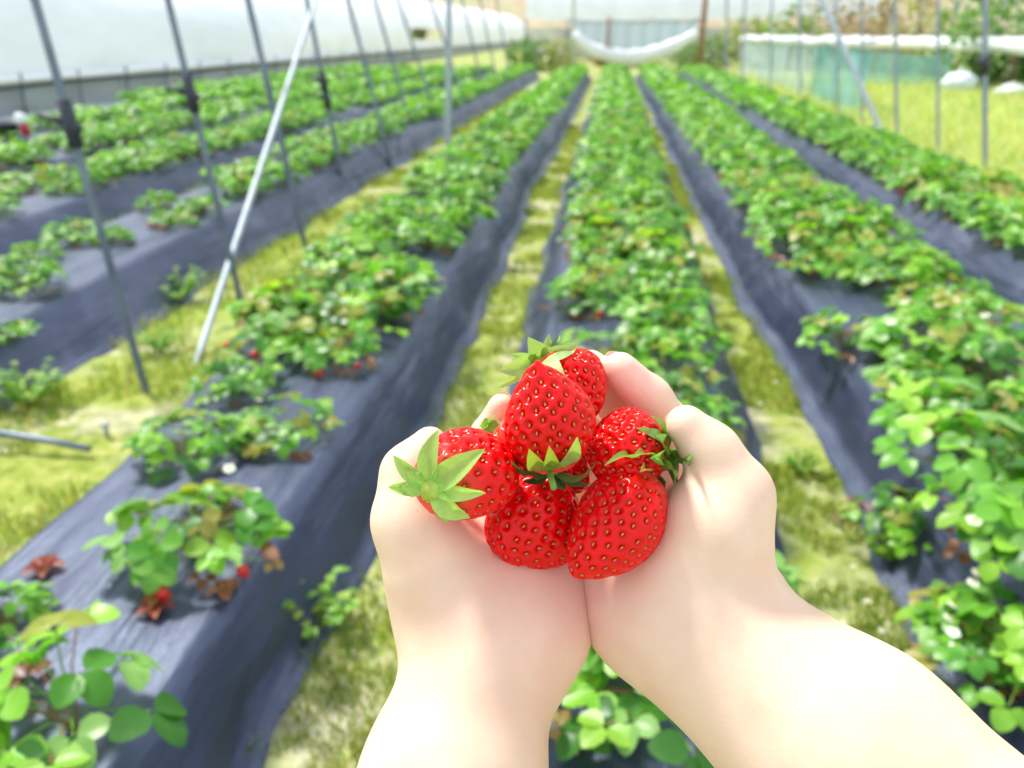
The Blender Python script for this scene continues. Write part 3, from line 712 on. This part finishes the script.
RIGHT = [  # forearm, heel, metacarpals
 ((1120, 1010, .235), (850, 757, .270), 138, 110, .01), ((850, 757, .270), (692, 622, .293), 110, 76, .01),
 ((690, 615, .297), (628, 560, .318), 66, 44, .02), ((632, 612, .302), (618, 545, .318), 44, 38, .018),
 ((700, 600, .293), (715, 520, .284), 60, 48, .015), ((715, 530, .284), (734, 494, .282), 48, 35, .012), ((704, 530, .281), (672, 590, .287), 36, 40, .008),
 ((690, 590, .30), (680, 500, .318), 60, 40, .015), ((640, 585, .312), (625, 505, .335), 44, 32, .015),
 ((700, 560, .30), (690, 470, .325), 50, 32, .015),
 ((734, 492, .282), (711, 452, .281), 33, 26, .006), ((712, 452, .281), (686, 425, .280), 26, 20.5, .006),   # thumb
 ((694, 490, .322), (672, 432, .316), 30, 25, .008), ((672, 432, .316), (648, 399, .308), 25, 22.5, .004), ((648, 399, .308), (620, 370, .300), 22.5, 18.5, .004),  # index
 ((672, 500, .332), (640, 438, .330), 27, 23, .007), ((640, 438, .330), (615, 402, .324), 23, 20, .003), ((615, 402, .322), (591, 366, .306), 20, 16.5, .003),      # middle
 ((650, 515, .338), (610, 458, .345), 26, 22, .007), ((610, 458, .345), (584, 425, .340), 21, 19, .003), ((584, 425, .340), (562, 402, .333), 19, 16, .003),        # ring
 ((628, 530, .342), (592, 486, .352), 24, 19, .007), ((592, 486, .352), (572, 460, .350), 19, 17, .003), ((572, 460, .350), (554, 440, .345), 17, 14, .003)]        # little
RC = [((660, 448, .272), (664, 448, .272), 1, .001), ((664, 450, .273), (692, 464, .272), 5, .004), ((672, 388, .282), (668, 392, .284), 1, .001), ((768, 552, .262), (735, 566, .254), 2.2, .006)]
armR = build_arm(RIGHT, [RC[3], ((778, 553, .286), (784, 551, .300), 9, .006)], .0013*HF, [((640, 520, .31), 70, .9), ((620, 375, .30), 60, .75), ((684, 425, .28), 26, .5), ((598, 590, .295), 40, .7), ((760, 530, .29), 40, .5)], 'arm', person)
armR['label'] = 'bare right forearm and hand, thumb curled beside the strawberries'
LEFT = [
 ((425, 905, .262), (454, 775, .278), 112, 87, .01), ((454, 775, .278), (484, 652, .292), 87, 68, .01),
 ((488, 650, .294), (503, 600, .304), 67, 60, .016), ((545, 632, .300), (548, 578, .312), 34, 36, .018), ((505, 640, .30), (545, 628, .30), 60, 34, .015),
 ((474, 640, .294), (433, 560, .289), 48, 43, .010), ((433, 560, .289), (413, 520, .287), 43, 37, .010), ((500, 600, .306), (505, 560, .322), 56, 44, .015),
 ((450, 600, .30), (450, 530, .318), 55, 40, .015), ((545, 580, .315), (530, 535, .335), 36, 30, .012),
 ((413, 520, .287), (410, 473, .290), 37, 26, .008), ((409, 473, .290), (430, 444, .294), 26, 18, .006),    # thumb
 ((462, 525, .325), (476, 470, .330), 28, 22, .008), ((476, 470, .330), (488, 435, .324), 21, 17, .003), ((488, 435, .324), (501, 406, .318), 17, 13, .003),
 ((475, 530, .338), (500, 465, .352), 27, 22, .007), ((500, 465, .352), (525, 432, .350), 21, 19, .003), ((525, 432, .350), (548, 412, .345), 19, 16, .003),
 ((502, 535, .345), (528, 480, .364), 26, 21, .007), ((528, 480, .364), (552, 452, .364), 20, 18, .003), ((552, 452, .364), (572, 434, .360), 18, 15, .003),
 ((528, 545, .348), (550, 505, .366), 24, 19, .007), ((550, 505, .366), (568, 482, .368), 18, 16, .003), ((568, 482, .368), (584, 466, .366), 16, 14, .003)]
armL = build_arm(LEFT, [], .0013*HF, [((530, 600, .30), 75, .95), ((480, 560, .30), 60, .5), ((570, 640, .30), 50, .8), ((432, 440, .29), 26, .4)], 'arm', person)
armL['label'] = 'bare left forearm and cupped hand'
# nails sit on the far side of the finger tips
def nail(arm, tip, prev, r):
    t = P(*tip); pv = P(*prev); d = (t-pv).normalized(); back = CF-d*CF.dot(d); back.normalize(); s = d.cross(back); R = r*tip[2]/FPX
    V = []; F = []
    for i in range(7):
        u = i/6; wd = .95*(1 if i < 5 else (.85 if i == 5 else .5))
        for j in range(7):
            a = (j/6-.5)*1.7*wd; V.append(t+d*(R*(-.55+1.35*u))+(back*math.cos(a)+s*math.sin(a))*(R*(1.03-.22*max(0, u-.6))))
    for i in range(6):
        for j in range(6): F.append((i*7+j, i*7+j+1, (i+1)*7+j+1, (i+1)*7+j))
    meshobj('fingernail', V, F, NAIL, arm)
for (a, b, r) in [((686, 425, .280), (712, 452, .281), 20.5), ((620, 370, .300), (648, 399, .308), 18.5), ((590, 374, .316), (615, 402, .324), 16.5), ((562, 402, .333), (584, 425, .340), 16), ((554, 440, .345), (572, 460, .350), 14)]: nail(armR, a, b, r)
for (a, b, r) in [((430, 444, .294), (409, 473, .290), 18), ((501, 406, .318), (488, 435, .324), 13), ((548, 412, .345), (525, 432, .350), 16), ((572, 434, .360), (552, 452, .364), 15), ((584, 466, .366), (568, 482, .368), 14)]: nail(armL, a, b, r)
# ------------------------------------------------------------------ the strawberries in the hands
def sepal(mb, base, tip, nrm, wd, c, arch=.25, tw=0.0):
    d = tip-base; L = d.length; d.normalize(); nrm = (nrm-d*nrm.dot(d)).normalized(); s = d.cross(nrm)
    V = []; F = []; nl = 10; nw = 6
    for i in range(nl+1):
        t = i/nl; w2 = wd*.5*(math.sin(PI*(t*.9+.1)**.85)**.8 if i < nl else .02); 
        for j in range(nw+1):
            u = j/nw*2-1
            cur = Matrix.Rotation(tw*t, 3, d) @ s
            V.append(base+d*(L*t)+cur*(u*w2)+nrm*(arch*L*math.sin(PI*t)-abs(u)**1.5*w2*-.35-.03*L*(1-abs(u))*math.sin(PI*t)))
    for i in range(nl):
        for j in range(nw): a = i*(nw+1)+j; F.append((a, a+1, a+nw+2, a+nw+1))
    mb.add(V, F, c)
def strawberry(name, C, T, rpx, sep, lab, seed, sh=.34, ex=.72, nseed=165, stem=None, cn=None, light=(.36, .60, .13), flat=1.0, colr=(.86, .002, .003)):
    rs = np.random.default_rng(seed); random.seed(seed)
    c = P(*C); t = P(*T); ax = (t-c); L = ax.length; ax.normalize(); R = rpx*(C[2]+T[2])/2/FPX
    x = CR-ax*CR.dot(ax)
    if x.length < .1: x = CU-ax*CU.dot(ax)
    x.normalize(); y = ax.cross(x)
    def rad(q):
        q = np.asarray(q, float)
        a = np.sqrt(np.clip(1-((sh-q)/sh)**2, 0, 1))**.75; b = np.clip(np.cos(np.clip((q-sh)/(1-sh), 0, 1)*PI/2), 0, 1)**ex
        return R*np.where(q < sh, a, b)
    nu, nv = 168, 120; tt = (1-np.cos(np.linspace(0, PI, nv+1)))/2
    # seeds by equal area along a spiral
    q = np.linspace(0, 1, 2001); rq = rad(q); ds = np.sqrt((np.diff(q)*L)**2+np.diff(rq)**2); A = np.concatenate([[0], np.cumsum((rq[1:]+rq[:-1])/2*ds)]); A /= A[-1]
    st = np.interp((np.arange(nseed)+.5)/nseed, A, q); sa = np.arange(nseed)*2.39996+seed
    keep = st > .04; st = st[keep]+rs.normal(0, .004, keep.sum()); st = np.clip(st, .03, .992); sa = sa[keep]+rs.normal(0, .05, keep.sum())
    lump = [(rs.random()*6.28, rs.integers(2, 4), .03+.03*rs.random()) for _ in range(2)]
    def surf(q, a):
        r = rad(q)
        for ph, k, am in lump: r = r*(1+am*np.cos(k*a+ph)*np.sin(PI*q))
        bend = .06*L*np.sin(PI*q)
        p = np.array(c)+np.outer(q*L, np.array(ax))+(np.outer(r*np.cos(a)+bend, np.array(x))+np.outer(r*np.sin(a)*flat, np.array(y)))
        # the shoulders rise a little around the calyx
        p -= np.outer(.05*L*np.exp(-((q-.06)/.07)**2), np.array(ax)); return p
    qq, aa = np.meshgrid(tt, np.arange(nu)*2*PI/nu, indexing='ij'); qq = qq.ravel(); aa = aa.ravel()
    Pn = surf(qq, aa); Sp = surf(st, sa)
    e = 1e-3; Nn = np.cross(surf(np.clip(qq+e, 0, 1), aa)-surf(np.clip(qq-e, 0, 1), aa), surf(qq, aa+e)-surf(qq, aa-e)); ln = np.linalg.norm(Nn, axis=1, keepdims=True); Nn = -Nn/np.maximum(ln, 1e-12)
    if (Nn*(Pn-(np.array(c)+np.array(ax)*L*.45))).sum() < 0: Nn = -Nn
    dist = np.full(len(Pn), 1e9)
    for i in range(len(Sp)): dist = np.minimum(dist, np.linalg.norm(Pn-Sp[i], axis=1))
    sg = .00145; dep = .00120
    Pn = Pn-Nn*(dep*np.exp(-(dist/sg)**2)-.00035*np.exp(-((dist-.0022)/.0009)**2))[:, None]
    k = np.exp(-((qq)/.10)**2)[:, None]*.35; col = np.array(colr)*(1-k)+np.array((.75, .30, .18))*k
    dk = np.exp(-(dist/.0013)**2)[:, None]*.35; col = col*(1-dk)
    F = []
    for i in range(nv):
        for j in range(nu): F.append((i*nu+j, i*nu+(j+1) % nu, (i+1)*nu+(j+1) % nu, (i+1)*nu+j))
    root = empty('strawberry', tuple(c)); meshobj('flesh', Pn, F, BERRY, root, True, col)
    sm = MB(); nS = np.cross(surf(np.clip(st+e, 0, 1), sa)-surf(np.clip(st-e, 0, 1), sa), surf(st, sa+e)-surf(st, sa-e)); cen = np.array(c)+np.array(ax)*L*.45
    for i in range(len(Sp)):
        n_ = Vector(nS[i]).normalized()
        if n_.dot(Vector(Sp[i]-cen)) < 0: n_ = -n_
        o = Vector(Sp[i])-n_*.00062; al = (ax-n_*ax.dot(n_)).normalized() if abs(ax.dot(n_)) < .98 else x; sd_ = n_.cross(al); V = []; Fq = []
        for a in range(5):
            th = PI*a/4
            for b in range(7):
                ph = 2*PI*b/7; rr = math.sin(th)*(1-.25*math.cos(th))
                V.append(o+al*(math.cos(th)*.00072)+(sd_*math.cos(ph)*.00042+n_*math.sin(ph)*.00038)*rr)
        for a in range(4):
            for b in range(7): Fq.append((a*7+b, a*7+(b+1) % 7, (a+1)*7+(b+1) % 7, (a+1)*7+b))
        sm.add(V, Fq)
    sm.build('seeds', SEED, root)
    # calyx: a small green hub, its sepals as sub-parts
    hb = MB(); hc = c-ax*(.03*L); hb.blob(hc, R*.30, (light[0]*1.4, light[1]*1.1, light[2]*.8), 16, 9, .35, seed, (1, 1, 1))
    hub = hb.build('calyx', SEPAL, root)
    def push(vs):
        out = []
        for v in vs:
            d = Vector(v)-c; qv = d.dot(ax)/L; rv = d-ax*d.dot(ax); rl = rv.length
            if 0 < qv < 1:
                lim = float(rad(qv))*1.05+.0010
                if rl < lim: rv = rv*(lim/max(rl, 1e-5)); d = ax*d.dot(ax)+rv
            elif -.12 < qv <= 0: d = d-ax*(.06*L+.0005)*max(0, 1-rl/R*.7)
            out.append(c+d)
        return out
    for s in sep:
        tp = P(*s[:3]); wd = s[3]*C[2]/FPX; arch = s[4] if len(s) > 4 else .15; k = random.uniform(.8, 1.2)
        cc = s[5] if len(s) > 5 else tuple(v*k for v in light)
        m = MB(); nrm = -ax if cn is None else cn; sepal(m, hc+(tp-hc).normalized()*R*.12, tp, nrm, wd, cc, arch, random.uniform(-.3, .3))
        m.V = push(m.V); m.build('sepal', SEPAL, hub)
    if stem:
        m = MB(); pts = [hc+(P(*stem[0])-hc)*.0]+[P(*q) for q in stem]; m.tube(pts, .0011, 8, light); m.build('stem', SEPAL, root)
    return tag(root, lab, 'strawberry', 'ripe strawberries held in the hands')
strawberry('a', (436, 486, .258), (496, 458, .290), 46, [(393, 455, .258, 20, .1), (388, 487, .262, 15, .1), (402, 470, .268, 13, .1), (439, 429, .254, 23, .14), (485, 449, .248, 26, .12), (486, 493, .250, 17, .1), (470, 518, .256, 25, .12), (446, 512, .264, 16, .1)],
           'left strawberry whose pale green leafy cap faces the viewer', 3, sh=.42, ex=.62, light=(.42, .68, .16))
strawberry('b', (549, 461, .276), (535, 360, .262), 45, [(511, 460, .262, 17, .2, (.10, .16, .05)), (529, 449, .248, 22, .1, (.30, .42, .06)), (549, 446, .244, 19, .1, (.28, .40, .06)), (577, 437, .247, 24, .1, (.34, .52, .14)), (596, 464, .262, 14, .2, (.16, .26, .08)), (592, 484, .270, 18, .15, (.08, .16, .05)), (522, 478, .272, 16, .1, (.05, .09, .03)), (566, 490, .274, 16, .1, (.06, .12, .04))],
           'upright strawberry in the centre, pointed tip up and green cap with stalk below', 5, sh=.36, ex=.92, stem=[(550, 470, .268), (551, 478, .262), (554, 488, .258)], light=(.30, .46, .10))
strawberry('c', (546, 366, .300), (596, 416, .290), 38, [(499, 371, .290, 25, .12), (497, 388, .298, 13, .1), (510, 354, .298, 12, .1), (528, 337, .290, 22, .12), (549, 334, .298, 11, .1), (578, 345, .286, 24, .12), (570, 388, .280, 19, .12, (.55, .75, .30)), (560, 334, .305, 8, .1, (.12, .25, .08))],
           'strawberry at the very top of the pile, mostly behind the upright one', 7, sh=.42, ex=.6, light=(.42, .66, .22), cn=-CF)
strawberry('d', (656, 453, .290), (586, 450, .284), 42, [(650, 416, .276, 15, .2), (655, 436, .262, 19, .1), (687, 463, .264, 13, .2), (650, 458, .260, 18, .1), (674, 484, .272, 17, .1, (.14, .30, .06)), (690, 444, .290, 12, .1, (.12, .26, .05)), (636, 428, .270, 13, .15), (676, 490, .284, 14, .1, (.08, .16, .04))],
           'right-hand strawberry lying sideways beside the curled thumb', 9, sh=.40, ex=.6, light=(.24, .48, .10))
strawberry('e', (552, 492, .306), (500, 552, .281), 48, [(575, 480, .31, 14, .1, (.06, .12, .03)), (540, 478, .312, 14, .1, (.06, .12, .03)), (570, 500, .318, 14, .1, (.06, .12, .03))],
           'lower left strawberry resting on the left palm, cap hidden', 11, sh=.44, ex=.55, nseed=175)
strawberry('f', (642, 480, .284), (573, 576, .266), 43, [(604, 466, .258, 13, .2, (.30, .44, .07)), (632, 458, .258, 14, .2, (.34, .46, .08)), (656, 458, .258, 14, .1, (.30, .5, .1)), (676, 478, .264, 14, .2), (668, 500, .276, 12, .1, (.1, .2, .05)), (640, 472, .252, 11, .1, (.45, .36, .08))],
           'lower right strawberry, tip pointing down between the palms', 13, sh=.38, ex=.66, nseed=180, light=(.24, .40, .08))
strawberry('g', (498, 432, .306), (588, 488, .302), 34, [(483, 421, .300, 11, .2), (500, 418, .302, 10, .1), (480, 436, .31, 10, .1)],
           'strawberry mostly hidden at the bottom of the pile, a green cap leaf showing left', 17, sh=.42, ex=.6, light=(.24, .46, .08))
